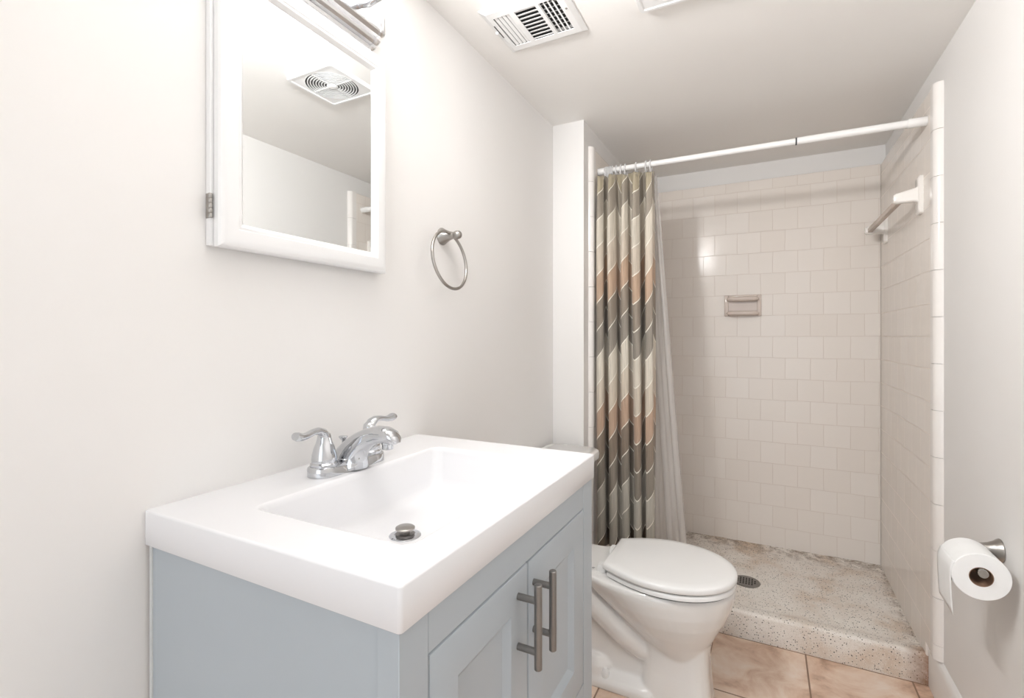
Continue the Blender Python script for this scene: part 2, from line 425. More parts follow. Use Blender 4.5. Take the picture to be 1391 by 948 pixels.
# shower tile skins
TT = 0.0205
ZT = Z(.812)
SX = XR-TT; LX = XP+.016; SY = YB-.018
def skin(name, bm, m): return struct(name, bm, m, smooth=False, bevel=.004)
skin('wall_tile_back', box(LX, SX, SY, YB, .07, ZT), M_tile_b)
_p = [(2.05, ZT), (YB, ZT), (YB, .07), (YC+.002, .07), (YC+.002, .1405), (2.05, .1405)]
skin('wall_tile_right', loft(bmesh.new(), [[(x, y, z) for y, z in _p] for x in (SX, XR)]), M_tile_s)
skin('wall_tile_left', box(XP, LX, 2.052, YB, .07, ZT), M_tile_s)
# bullnose strips that end the tiled side walls; each piece a little out of line with the next
def bullnose(name, x_wall, x_face, y0, y1, zb):
    bm = bmesh.new(); z = ZT + .002; rnd = random.Random(3)
    s = 1 if x_face > x_wall else -1; d = abs(x_face-x_wall)
    while z > zb + .02:
        z0 = max(zb, z-.15); j = rnd.uniform(-.0012, .0012)
        n = 8; prof = [(x_wall, y1), (x_wall, y0+j)]
        for i in range(n+1):
            a = pi/2*i/n
            prof.append((x_wall + s*(d+.003)*sin(a), y0+j + .02*(1-cos(a))))
        prof.append((x_wall + s*(d+.003), y1))
        top_prof = prof
        loft(bm, [[(x, y, z0+.0006) for x, y in prof], [(x, y, z-.0006) for x, y in prof]])
        z = z0
    return struct(name, bm, M_bull, angle=30)
bullnose('trim_1', XR, SX, 2.008, 2.052, .141)
bullnose('trim_2', XP, LX, 2.012, 2.054, .103)

# shower pan with curb
def pan_h(x, y):
    lip = .1045
    t = y - YC
    base = .096 + .012*max(0, (y-2.6)/.25)**2
    dx, dy = x+.074, y-2.41
    base -= .007*math.exp(-(dx*dx+dy*dy)/.03)
    k = 1/(1+math.exp(-(t-.052)/.006))
    h = lip*(1-k) + base*k
    h += .0012*sin(x*23+y*11) * .6 + .0008*sin(x*61-y*37)
    if t < .014: h -= .014 - sqrt(max(0, .014**2-(.014-t)**2))
    return h
bm = bmesh.new(); nx, ny = 70, 90
ys = [YC + .0005*i*1.0 for i in (0, 1, 3, 6, 10, 16, 24, 32)]
ys += [YC+.016+(YB-YC-.016)*((i/ny)**1.3) for i in range(1, ny+1)]
ys = sorted(set(ys))
grid = [[bm.verts.new((XP+.0002+(XR-XP-.0004)*i/nx, y, pan_h(XP+(XR-XP)*i/nx, y))) for i in range(nx+1)] for y in ys]
for a, b in zip(grid, grid[1:]):
    for i in range(nx): bm.faces.new((a[i], a[i+1], b[i+1], b[i]))
bot = [bm.verts.new((v.co.x, YC + .0015*sin(v.co.x*19), 0)) for v in grid[0]]
for i in range(nx): bm.faces.new((bot[i], bot[i+1], grid[0][i+1], grid[0][i]))
struct('floor_shower_pan', bm, M_terr, angle=60)

# ------------------------------------------------------------------ shower drain
dz = pan_h(-.074, 2.41)
dr = thing('shower_drain', 'round dark metal strainer set in the speckled shower floor', 'drain', (-.074, 2.41, dz))
bm = bmesh.new(); lathe(bm, [(.0, 0), (.056, 0), (.056, .003), (.051, .0045), (.049, .0035)], (-.074, 2.41, dz-.0005), n=40)
part('rim', bm, M_steel, dr)
bm = bmesh.new(); lathe(bm, [(.0, .0), (.049, 0), (.049, .0042), (.0, .0046)], (-.074, 2.41, dz-.0005), n=40)
part('strainer_plate', bm, M_steel, dr)
bm = bmesh.new()
for ix in range(-3, 4):
    for iy in (-3, -1, 1, 3):
        x, y = ix*.0115, iy*.0085
        if x*x+y*y < .038**2: add_box(bm, -.074+x-.003, -.074+x+.003, 2.41+y-.0055, 2.41+y+.0055, dz+.004, dz+.0046)
part('strainer_slots', bm, M_dark, dr, smooth=False)

# ------------------------------------------------------------------ soap dish on the back tile
sd = thing('soap_dish', 'small beige ceramic soap holder set into the tiled back wall of the shower', 'soap dish', (-.104, SY, Z(.164)))
x0, x1, z0, z1 = -.192, -.017, Z(.108), Z(.219)
bm = bmesh.new()
add_box(bm, x0, x0+.02, SY-.011, SY+.002, z0, z1); add_box(bm, x1-.02, x1, SY-.011, SY+.002, z0, z1)
add_box(bm, x0+.02, x1-.02, SY-.011, SY+.002, z1-.024, z1); add_box(bm, x0+.02, x1-.02, SY-.011, SY+.002, z0, z0+.022)
M_dish = mottle(mat('soap_dish_ceramic', srgb(222, 208, 198), .12), srgb(212, 198, 188), 10, .6)
part('surround', bm, M_dish, sd, bevel=.003)
part('recess', box(x0+.018, x1-.018, SY-.003, SY+.001, z0+.02, z1-.022), M_dish, sd, smooth=False)
def barx(z, r, prot):
    bm = bmesh.new(); n = 14; pts = []; rad = []
    for i in range(n+1):
        s = i/n; e = min(1, sin(pi*s)*3.2)**.6
        pts.append((x0+.012+(x1-x0-.024)*s, SY-.008-prot*e, z)); rad.append(.003+(r-.003)*e)
    return tube(bm, pts, rad, 12)
part('grab_bar', barx(z1-.022, .0125, .024), M_dish, sd, angle=60)
part('soap_ledge', barx(z0+.015, .0115, .03), M_dish, sd, angle=60)

# ------------------------------------------------------------------ towel bar inside the shower
tb = thing('towel_bar', 'white ceramic towel bar on the tiled right wall inside the shower', 'towel bar', (SX, 2.43, Z(.48)))
def post_mesh(y, zc):
    bm = bmesh.new()
    # wall plate
    def rr(x, hy, hz, r): return [(x, a, b) for a, b, _ in rrect(y-hy, y+hy, zc-hz, zc+hz, r, 0)]
    loft(bm, [rr(SX+.002, .024, .066, .008), rr(SX-.009, .024, .066, .008), rr(SX-.013, .020, .060, .008)])
    # arm that reaches out to hold the bar
    def ar(x, hy, z0, z1, r): return [(x, a, b) for a, b, _ in rrect(y-hy, y+hy, z0, z1, r, 0)]
    loft(bm, [ar(SX-.008, .020, zc-.030, zc+.034, .008), ar(SX-.02, .016, zc-.022, zc+.026, .008),
              ar(SX-.072, .015, zc-.022, zc+.013, .008), ar(SX-.080, .011, zc-.017, zc+.008, .006)])
    return bm
M_cer = mottle(mat('white_ceramic', srgb(244, 240, 235), .12), srgb(240, 234, 228), 8, .5)
part('post', post_mesh(2.166, Z(.492)), M_cer, tb)
part('post', post_mesh(2.715, Z(.485)), M_cer, tb)
bm = bmesh.new(); add_box(bm, SX-.072, SX-.054, 2.17, 2.712, Z(.470), Z(.488))
part('bar', bm, M_towelbar, tb, bevel=.002, label='aged beige square bar')

# ------------------------------------------------------------------ curtain rod and rings
RY, RZ0, RZ1 = 2.10, Z(.727), Z(.724)
def rodz(x): return RZ0 + (RZ1-RZ0)*(x-LX)/(SX-LX)
rod = thing('shower_curtain_rod', 'white telescoping tension rod across the shower opening', 'curtain rod', (-.1, RY, rodz(-.1)))
def cyl_x(xa, xb, r, n=28):
    bm = bmesh.new(); tube(bm, [(xa, RY, rodz(xa)), (xb, RY, rodz(xb))], r, n); return bm
part('inner_tube', cyl_x(LX+.004, .105, .0115), M_rod, rod)
part('outer_tube', cyl_x(.105, SX-.004, .0132), M_rod, rod)
part('joint_collar', cyl_x(.1, .105, .0136), M_gap, rod, 'dark seam where the two tubes meet')
for xa, xb in ((LX, LX+.03), (SX-.052, SX)):
    bm = bmesh.new(); tube(bm, [(xa, RY, rodz(xa)), (xb, RY, rodz(xb))], .0155, 28)
    part('end_cap', bm, M_rod, rod, bevel=.001)
ring_px = [812.5, 816, 820, 824, 828.5, 833, 838, 844, 850, 864.5, 878, 884]
ring_x = []
for px in ring_px:
    u = (px-695.5)/665.844; ring_x.append(max(LX+.034, RY*(-.4588+.8885*u)/(.8885+.4588*u)))
for i in range(1, len(ring_x)): ring_x[i] = max(ring_x[i], ring_x[i-1]+.0062)
proto = None
for i, x in enumerate(ring_x):
    if proto is None:
        bm = bmesh.new(); n = 28
        tube(bm, [(0, .0185*cos(2*pi*k/n), .0245*sin(2*pi*k/n)-.009) for k in range(n)], .0032, 8, closed=True)
        proto = obj('curtain_ring', bm, M_ring, angle=60); o = proto
    else:
        o = proto.copy(); COL.objects.link(o)
    o.location = (x, RY, rodz(x)); o.rotation_euler = (0, 0, random.uniform(-.05, .05))
    o['category'] = 'curtain ring'; o['group'] = 'clear curtain rings on the shower rod'
    o['label'] = 'clear plastic curtain ring bunched with others at the left of the shower rod'
ring_x_end = ring_x[-1]
for o in [q for q in COL.objects if q.name.startswith('curtain_ring')]:
    if abs(o.location.x-ring_x[-3]) < 1e-4:
        o['label'] = 'clear curtain ring set apart, with open rod on both sides'; del o['group']

# ------------------------------------------------------------------ curtain
def curtain(name, m, xa0, xb0, xa1, xb1, yc, nfold, amp, ztop, zbot, length, seed, over=.6, lean=0, left=0):
    rnd = random.Random(seed)
    bm = bmesh.new(); uvl = bm.loops.layers.uv.new('UVMap')
    NS, NZ = nfold*22, 60
    ph = [rnd.uniform(-.5, .5) for _ in range(6)]
    fold_amp = [rnd.uniform(.45, 1.2) for _ in range(nfold*2+3)]
    rows = []
    for j in range(NZ+1):
        t = j/NZ; z = ztop + (zbot-ztop)*t
        xa = xa0+(xa1-xa0)*t; xb = xb0+(xb1-xb0)*t
        row = []
        for i in range(NS+1):
            s = i/NS
            q = s + .030*sin(2*pi*(1.7*s+ph[0])) + .016*sin(2*pi*(3.1*s+.25*t+ph[5]))*(.4+.6*t) + .016*sin(2*pi*(1.1*s+.5*t+ph[1]))*t
            f = q*nfold*2*pi
            k = q*nfold*2; k0 = max(0, min(len(fold_amp)-2, int(k))); fa = fold_amp[k0]*(1-(k-k0)) + fold_amp[k0+1]*(k-k0)
            pinch = .55+.45*min(1, t*6)
            a = amp*fa*pinch
            x = xa+(xb-xa)*q + over*(xb-xa)/(nfold*2*pi)*sin(2*f) * pinch
            y = yc + a*cos(f) + .38*a*sin(3*f+ph[2]*6)*(1-min(1, t*2.2)) + .10*a*sin(2.3*f+4*t+ph[5]*6) + .006*sin(f*.5+5*t+ph[3]) + lean*t - left*(1-s)**2
            zz = z
            if t < .08:   # sagging heading between rings
                zz = z - .012*(.5-.5*cos(f*1.0+ph[4]))*(1-t/.08)
            row.append(bm.verts.new((min(max(x, LX+.006), 1), y, zz)))
        rows.append(row)
    for j in range(NZ):
        for i in range(NS):
            f = bm.faces.new((rows[j][i], rows[j][i+1], rows[j+1][i+1], rows[j+1][i]))
            for lp, (a, b) in zip(f.loops, ((i, j), (i+1, j), (i+1, j+1), (i, j+1))):
                lp[uvl].uv = (a/NS*length, (ztop-zbot)*b/NZ)
    o = obj(name, bm, m, angle=180)
    so = o.modifiers.new('thick', 'SOLIDIFY'); so.thickness = .0012; so.offset = 0
    return o
cu = curtain('shower_curtain', M_curtain, -.655, -.408, -.645, -.398, RY-.012, 5, .042, Z(.700), Z(-.905), 1.15, 11, over=1.15, left=.04)
cu['label'] = 'fabric shower curtain printed with taupe, cream and tan leaf rows, pushed left'; cu['category'] = 'shower curtain'
li = curtain('shower_liner', M_liner, -.60, -.408, -.55, -.272, RY+.062, 5, .016, Z(.700), Z(-1.02), .9, 5, over=.3, lean=.04)
li['label'] = 'clear plastic shower liner hanging behind the patterned curtain'; li['category'] = 'shower liner'

# ------------------------------------------------------------------ vanity cabinet
CX0, CX1, CY0, CY1 = XL+.012, -.334, .394, 1.024       # cabinet body
ZTOP = Z(-.254); CTH = .0505; ZB = ZTOP-CTH
va = thing('vanity_cabinet', 'grey shaker vanity cabinet with two doors under the white sink top', 'cabinet', ((CX0+CX1)/2, (CY0+CY1)/2, 0))
bm = bmesh.new()
add_box(bm, CX0, CX1-.03, CY0+.003, CY0+.018, 0, ZB)        # near side panel, slightly inset
add_box(bm, CX0, CX1-.02, CY1-.016, CY1, 0, ZB)             # far side
add_box(bm, CX0, CX0+.012, CY0+.018, CY1-.016, 0, ZB)       # back
add_box(bm, CX0+.012, CX1-.02, CY0+.018, CY1-.016, .09, .105)   # bottom
part('body', bm, M_cab, va, smooth=False)
part('back_edge_strip', box(CX0-.006, CX0, CY0+.001, CY0+.018, 0, ZB), M_cabedge, va, 'pale strip along the wall', smooth=False)
# face frame
DT, DB = Z(-.355), Z(-.719)
DR_B = .12
Y1, YM, Y2 = .4435, .7025, .971
part('stile', loft(bmesh.new(), [[(CX1-.030, CY0, z), (CX1, CY0, z), (CX1, Y1, z), (CX1-.022, Y1, z), (CX1-.022, CY0+.02, z), (CX1-.030, CY0+.02, z)] for z in (0, ZB)]), M_cab, va, bevel=.0008, seg=1)
part('stile', box(CX1-.022, CX1, Y2, CY1, 0, ZB), M_cab, va, bevel=.0008, seg=1)
for za, zb_ in ((DT, ZB), (DB-.045, DB), (.03, DR_B)):
    part('rail', box(CX1-.022, CX1-.0004, Y1+.0004, Y2-.0004, za, zb_), M_cab, va, bevel=.0008, seg=1)
part('inner_shadow_board', box(CX1-.0215, CX1-.0195, Y1, Y2, DR_B, DT), M_gap, va, smooth=False)  # dark sheet painted as the shade in the gaps around the doors
def panel_front(y0, y1, z0, z1, st):
    """shaker front facing +x: flat frame, sloped inner edge, flat recessed panel"""
    g = .0021; xf, xb = CX1+.0005, CX1-.0185
    y0 += g; y1 -= g; z0 += g; z1 -= g
    def R(x, i): return [(x, y0+i, z0+i), (x, y1-i, z0+i), (x, y1-i, z1-i), (x, y0+i, z1-i)]
    bm = bmesh.new()
    loft(bm, [R(xb, 0), R(xf-.004, 0), R(xf-.001, .0012), R(xf, .004), R(xf, st), R(xf-.0028, st+.0035), R(xf-.0085, st+.0125), R(xf-.0088, st+.014)])
    return bm
def bar_pull(y, z0, z1, parent):
    xb = CX1+.034
    bm = bmesh.new(); lathe(bm, [(.0, 0), (.0050, .0), (.006, .0012), (.006, z1-z0-.0012), (.005, z1-z0), (0, z1-z0)], (xb, y, z0), n=24)
    h = part('handle', bm, M_steel, parent, 'brushed steel bar pull')
    c = (z0+z1)/2
    for s in (-1, 1):
        bm = bmesh.new(); lathe(bm, [(.0, 0), (.0052, 0), (.0052, xb-CX1-.002)], (CX1-.0005, y, c+s*.038), 'X', 20)
        part('handle_post', bm, M_steel, parent, 'brushed steel post of the bar pull')
for (ya, yb, yh, hz) in ((Y1, YM, .666, (Z(-.4955), Z(-.3685))), (YM, Y2, .7225, (Z(-.4987), Z(-.3716)))):
    d = part('door', panel_front(ya, yb, DB, DT, .057), M_cab, va, angle=20)
    # handles are sub-parts of the door; meshes share the cabinet's base so no extra offset is needed

    bar_pull(yh, *hz, d)
d = part('drawer', panel_front(Y1, Y2, DR_B, DB-.045, .057), M_cab, va, angle=20)

# ------------------------------------------------------------------ sink top
BX0, BX1, BY0, BY1 = -.677, -.385, .472, .928
bm = bmesh.new(); K = 7
ox0, ox1, oy0, oy1 = XL+.0005, -.329, .3903, 1.0285
def RR(dx, z, r=.006): return rrect(ox0+(0 if dx < .001 else dx*0), ox1-dx, oy0+dx, oy1-dx, r, z, K)
def BR(i, z, r, far=0): return rrect(BX0+i, BX1-i, BY0+i, BY1-i-far, r, z, K)
rings = [BR(-.012, ZB+.0, .03), RR(.0015, ZB, .004), RR(0, ZB+.0015, .005), RR(0, ZTOP-.003, .005), RR(.0008, ZTOP-.001, .004), RR(.003, ZTOP, .003), RR(.005, ZTOP, .003),
         BR(-.006, ZTOP, .025), BR(-.004, ZTOP, .024), BR(-.001, ZTOP-.0008, .022), BR(.002, ZTOP-.004, .020), BR(.0035, ZTOP-.010, .02), BR(.006, ZTOP-.020, .02), BR(.0145, ZTOP-.062, .024, .010),
         BR(.017, ZTOP-.075, .024, .012), BR(.023, ZTOP-.084, .026, .018), BR(.034, ZTOP-.0885, .022, .02)]
DRX, DRY = -.556, .672
def lerp_ring(a, t, z):
    return [(p[0]*(1-t)+(DRX+.0265*cos(math.atan2(p[1]-DRY, p[0]-DRX)))*t, p[1]*(1-t)+(DRY+.0265*sin(math.atan2(p[1]-DRY, p[0]-DRX)))*t, z) for p in a]
last = BR(.034, ZTOP-.0885, .022, .02)
rings += [lerp_ring(last, .4, ZTOP-.0898), lerp_ring(last, 1, ZTOP-.0915)]
loft(bm, rings, cap=False)
bm.verts.ensure_lookup_table()
n = len(last); vl = list(bm.verts)
bm.faces.new(vl[-n:])
st = obj('sink_countertop', bm, M_solid, angle=50)
st['label'] = 'thick white countertop with a moulded rectangular basin on the grey vanity'; st['category'] = 'sink top'
fz = ZTOP-.0915
dn = thing('sink_drain', 'round chrome pop-up drain in the floor of the white basin', 'drain', (DRX, DRY, fz))
bm = bmesh.new(); lathe(bm, [(0, 0), (.0275, 0), (.0275, .001), (.025, .0022), (.019, .0018), (.0185, .001)], (DRX, DRY, fz+.0002), n=36)
part('flange', bm, M_chrome, dn)
bm = bmesh.new(); lathe(bm, [(0, 0), (.0165, 0), (.0165, .003), (.0085, .0032), (.0085, .0095), (.0, .0095)], (DRX, DRY, fz+.0012), n=30)
part('stem', bm, M_steel, dn)
bm = bmesh.new(); lathe(bm, [(0, .0), (.015, 0), (.0168, .0015), (.0168, .004), (.015, .0052), (.0, .0062)], (DRX, DRY, fz+.0105), n=36)
part('stopper', bm, M_nickel, dn)

# ------------------------------------------------------------------ faucet
fx, fy = -.722, .702
fa = thing('faucet', 'chrome two-handle faucet at the back of the white basin', 'faucet', (fx, fy, ZTOP))
def oblong(y0, y1, hw, z, n=14, waist=0):
    pts = []
    for i in range(n+1):
        a = -pi + pi*i/n; pts.append((fx+hw*cos(a), y0+hw+hw*sin(a), z))
    if waist:
        for k in (1, 2, 3): pts.append((fx+hw-waist*sin(pi*k/4), y0+hw+(y1-y0-2*hw)*k/4, z))
    else:
        for k in (1, 2, 3): pts.append((fx+hw, y0+hw+(y1-y0-2*hw)*k/4, z))
    for i in range(n+1):
        a = pi*i/n; pts.append((fx+hw*cos(a), y1-hw+hw*sin(a), z))
    for k in (1, 2, 3): pts.append((fx-hw+waist*sin(pi*k/4), y1-hw-(y1-y0-2*hw)*k/4, z))
    return pts
FY0, FY1 = .614, .790
bm = bmesh.new()
loft(bm, [oblong(FY0, FY1, .028, ZTOP+.0004), oblong(FY0, FY1, .028, ZTOP+.013, waist=.004), oblong(FY0+.001, FY1-.001, .027, ZTOP+.016, waist=.006),
          oblong(FY0+.004, FY1-.004, .0235, ZTOP+.018, waist=.006)])
part('base_plate', bm, M_chrome, fa, angle=30)
for s, hy in ((-1, .644), (1, .760)):
    bm = bmesh.new()
    lathe(bm, [(0, .012), (.0245, .012), (.0245, .022), (.022, .0245), (.0225, .026), (.0225, .030), (.0215, .038), (.0185, .050), (.0145, .060), (.0125, .068), (.0115, .075), (.006, .080), (0, .081)], (fx, hy, ZTOP), n=36)
    hub = part('handle_hub', bm, M_chrome, fa, angle=40)
    bm = bmesh.new()
    P, Rr = [], []
    for t, dy, dzz, w, hh in ((0, 0, .058, .0115, .011), (.1, s*.001, .070, .0115, .010), (.2, s*.006, .079, .0115, .0085), (.35, s*.016, .0835, .0105, .0065), (.5, s*.029, .0830, .0090, .0056),
                             (.7, s*.044, .0795, .0095, .0056), (.85, s*.056, .0795, .0108, .0070), (.95, s*.063, .0815, .0112, .0080), (1, s*.0675, .083, .0095, .0068)):
        P.append((fx+.006*t, hy+dy, ZTOP+dzz)); Rr.append((w, hh))
    rings = []
    for i, (p, r) in enumerate(zip(P, Rr)):
        p = Vector(p); tn = (Vector(P[min(i+1, len(P)-1)])-Vector(P[max(i-1, 0)])).normalized()
        side = Vector((1, 0, 0)); nm = tn.cross(side).normalized()
        rings.append([p + side*r[0]*cos(2*pi*k/20) + nm*r[1]*sin(2*pi*k/20) for k in range(20)])
    loft(bm, rings)
    part('handle_lever', bm, M_chrome, hub, angle=60)
bm = bmesh.new(); rings = []
sec = [(-.716, .004, 88, .036, .030), (-.7155, .016, 86, .035, .0285), (-.711, .028, 70, .032, .0255), (-.700, .041, 56, .0265, .0225), (-.684, .054, 43, .0215, .020),
       (-.665, .064, 28, .0185, .0185), (-.645, .0705, 12, .0165, .0180), (-.626, .072, -6, .0155, .0182), (-.612, .0685, -25, .0135, .017), (-.603, .0625, -42, .009, .0135), (-.5985, .0585, -55, .004, .007)]
for x, z, ang, hh, hw in sec:
    a = radians(ang); nx_, nz_ = -sin(a), cos(a)
    ring = []
    for k in range(28):
        th = 2*pi*k/28; c, s_ = cos(th), sin(th)
        c = math.copysign(abs(c)**.85, c); s_ = math.copysign(abs(s_)**.85, s_)
        ring.append((x + nx_*hh*s_, fy + hw*c, ZTOP + z + nz_*hh*s_))
    rings.append(ring)
loft(bm, rings)
part('spout', bm, M_chrome, fa, angle=60)
bm = bmesh.new(); lathe(bm, [(0, 0), (.0095, 0), (.0105, .001), (.0105, .009), (.0115, .010), (.0115, .018), (0, .018)], (-.622, fy, ZTOP+.0455), n=30)
part('aerator', bm, M_chrome, fa)
bm = bmesh.new(); lathe(bm, [(0, .012), (.0028, .012), (.0028, .046), (.0035, .048), (.0085, .054), (.0085, .0565), (.0, .0575)], (-.7535+.006, fy+.012, ZTOP), n=20)
part('lift_rod', bm, M_chrome, fa)

# ------------------------------------------------------------------ medicine cabinet
MY0, MY1, MZ0, MZ1 = .4835, .873, Z(.1465), Z(.638)
XD0, XD1 = XL+.013, -.7735
mc = thing('medicine_cabinet', 'white framed mirror cabinet recessed in the left wall above the sink', 'medicine cabinet', (XL, (MY0+MY1)/2, MZ0))
part('body', box(XL-.0005+.0007, XD0, MY0-.004, MY1+.002, MZ0+.002, MZ1), M_white, mc, bevel=.001)
bm = bmesh.new()
def FR(x, i): return [(x, MY0+i, MZ0+i), (x, MY1-i, MZ0+i), (x, MY1-i, MZ1-i), (x, MY0+i, MZ1-i)]
GB = XD1-.009
rings = [FR(XD0+.0015, .036), FR(XD0+.0015, 0.001), FR(XD0+.003, 0), FR(XD1-.008, 0), FR(XD1-.004, .0025), FR(XD1-.001, .009), FR(XD1, .014), FR(XD1, .030), FR(XD1-.0012, .0315), FR(XD1-.0022, .036), FR(GB, .0425), FR(GB-.003, .0425), FR(XD0+.0015, .036)]
loft(bm, rings, cap=False)
door = part('door_frame', bm, M_white, mc, angle=22)
bm = bmesh.new(); add_box(bm, GB-.005, GB-.0008, MY0+.040, MY1-.040, MZ0+.040, MZ1-.040)
part('mirror', bm, M_mirror, mc, smooth=False)
for zc in (Z(.212), Z(.575)):
    bm = bmesh.new()
    for k in range(5):
        z0 = zc-.020+k*.008
        lathe(bm, [(0, 0), (.0031, 0), (.0034, .0006), (.0034, .0069), (.0031, .0075), (0, .0075)], (XD0+.001, MY0-.0045, z0), n=16)
    add_box(bm, XD0-.010, XD0-.001, MY0-.0052, MY0-.004, zc-.02, zc+.02)
    part('hinge', bm, M_nickel, mc, 'small nickel barrel hinge')

# ------------------------------------------------------------------ vanity light
vl_y0, vl_y1 = .30, .845
vt = thing('vanity_light', 'chrome bar light with glowing glass shades above the mirror cabinet', 'wall light', (XL, .57, Z(.70)))
prof = [(XL+.0005, .652), (XL+.010, .650), (XL+.014, .653), (XL+.016, .658), (XL+.026, .659), (XL+.031, .664), (XL+.033, .670), (XL+.042, .672), (XL+.048, .678),
        (XL+.050, .686), (XL+.050, .714), (XL+.048, .722), (XL+.042, .728), (XL+.033, .730), (XL+.031, .736), (XL+.026, .741), (XL+.016, .742), (XL+.014, .747), (XL+.010, .750), (XL+.0005, .748)]
bm = bmesh.new(); loft(bm, [[(x, y, Z(z)) for x, z in prof] for y in (vl_y0+.01, vl_y1-.01)])
part('backplate', bm, M_barchrome, vt, angle=20)
for s, yy in ((-1, vl_y0+.01), (1, vl_y1-.01)):
    bm = bmesh.new(); rings = []
    for k, sc in ((0, 1.04), (.006, 1.04), (.0075, 1.0), (.014, .97), (.022, .86), (.028, .6), (.030, .2)):
        rings.append([(XL+.0005+(x-XL-.0005)*sc, yy+s*k, Z(.70+(z-.70)*min(1.04, sc))) for x, z in prof])
    loft(bm, rings); part('end_cap', bm, M_barchrome, vt, angle=30)
for yy in (.37, .57, .77):
    bm = bmesh.new()
    P = [(XL+.045, yy, Z(.70)), (XL+.075, yy, Z(.693)), (XL+.105, yy, Z(.697)), (XL+.120, yy, Z(.712)), (XL+.122, yy, Z(.735))]
    tube(bm, P, .0065, 14)
    lathe(bm, [(0, 0), (.012, 0), (.02, .008), (.024, .016), (.024, .028), (0, .03)], (XL+.122, yy, Z(.732)), n=24)
    arm = part('arm', bm, M_chrome, vt, angle=50)
    bm = bmesh.new()
    lathe(bm, [(.0, .0), (.020, .0), (.026, .008), (.031, .025), (.035, .05), (.042, .078), (.050, .095), (.048, .095), (.030, .07), (.0, .05)], (XL+.122, yy, Z(.756)), n=20)
    part('shade', bm, M_glow, vt, 'glowing frosted glass shade', angle=60)

VANITY = 5.1
for yy in (.37, .57, .77):      # the bulb of each shade, throwing its light out into the room
    d_ = bpy.data.lights.new('vanity_bulb_light', 'AREA'); d_.shape = 'DISK'; d_.size = .11; d_.energy = VANITY; d_.color = (1, .99, .982)
    e_ = bpy.data.objects.new('vanity_bulb_light', d_); COL.objects.link(e_); e_.location = (XL+.185, yy, Z(.775))
    e_.rotation_euler = Vector((.86, .50, -.08)).to_track_quat('-Z', 'Y').to_euler()

# ------------------------------------------------------------------ towel ring
ty, tz = 1.135, Z(.282)
tr = thing('towel_ring', 'brushed nickel towel ring mounted on the left wall beyond the mirror', 'towel ring', (XL, ty, tz))
bm = bmesh.new(); lathe(bm, [(0, 0), (.0235, 0), (.0245, .002), (.0235, .005), (.019, .012), (.0135, .024), (.0098, .036), (.0088, .044)], (XL+.0003, ty, tz), 'X', 32)
part('mount', bm, M_nickel, tr)
bm = bmesh.new(); lathe(bm, [(0, .040), (.007, .041), (.0105, .045), (.012, .0505), (.012, .054), (.0105, .060), (.0065, .064), (0, .0655)], (XL, ty, tz), 'X', 28)
part('knob', bm, M_nickel, tr)
bm = bmesh.new(); nR = 72; RCZ = Z(.209)
tube(bm, [(XL+.045+.012*(RCZ-(RCZ+.0805*sin(2*pi*k/nR)))/.08*1, 1.1105+.079*cos(2*pi*k/nR), RCZ+.0785*sin(2*pi*k/nR)) for k in range(nR)], .0042, 14, closed=True)
part('ring', bm, M_nickel, tr, angle=60)

# ------------------------------------------------------------------ ceiling supply register
rx0, rx1, ry0, ry1 = -.709, -.461, 1.166, 1.383
rg = thing('ceiling_register', 'white steel air register with dark louvres in the ceiling near the left wall', 'air vent', ((rx0+rx1)/2, (ry0+ry1)/2, ZC))
banks = [(-.682, -.632), (-.616, -.554), (-.543, -.492)]
by0, by1 = 1.204, 1.346
zp = ZC-.009
bm = bmesh.new()
xs = [rx0+.014, banks[0][0], banks[0][1], banks[1][0], banks[1][1], banks[2][0], banks[2][1], rx1-.014]
for a, b in ((0, 1), (2, 3), (4, 5), (6, 7)): add_box(bm, xs[a], xs[b], by0, by1, zp, zp+.0015)
add_box(bm, xs[0], xs[-1], ry0+.014, by0, zp, zp+.0015); add_box(bm, xs[0], xs[-1], by1, ry1-.014, zp, zp+.0015)
o_ = [(rx0, ry0, ZC-.0004), (rx1, ry0, ZC-.0004), (rx1, ry1, ZC-.0004), (rx0, ry1, ZC-.0004)]
o1 = [(rx0, ry0, ZC-.003), (rx1, ry0, ZC-.003), (rx1, ry1, ZC-.003), (rx0, ry1, ZC-.003)]
i_ = [(rx0+.014, ry0+.014, zp), (rx1-.014, ry0+.014, zp), (rx1-.014, ry1-.014, zp), (rx0+.014, ry1-.014, zp)]
loft(bm, [o_, o1, i_], cap=False)
part('faceplate', bm, M_white, rg, angle=15)
part('duct_shade_sheet', box(rx0+.016, rx1-.016, ry0+.016, ry1-.016, ZC-.0016, ZC-.0006), M_dark, rg, 'dark sheet painted as the unlit duct behind the louvres', smooth=False)  # flat dark sheet stands in for the shade inside the duct
def slat(cx, cy, lx, ly, w, tilt, axis, bm):
    m = Matrix.Translation((cx, cy, ZC-.0062)) @ Matrix.Rotation(tilt, 4, axis)
    add_box(bm, -lx/2, lx/2, -ly/2, ly/2, -.0004, .0004, m)
part('bank_shade_sheet', box(banks[0][0]-.001, banks[0][1]+.001, by0-.001, by1+.001, ZC-.0046, ZC-.0040), M_damper_shade, rg, 'grey sheet painted as the shade between the left louvres', smooth=False)  # grey sheet gives the shade between these louvres as a colour
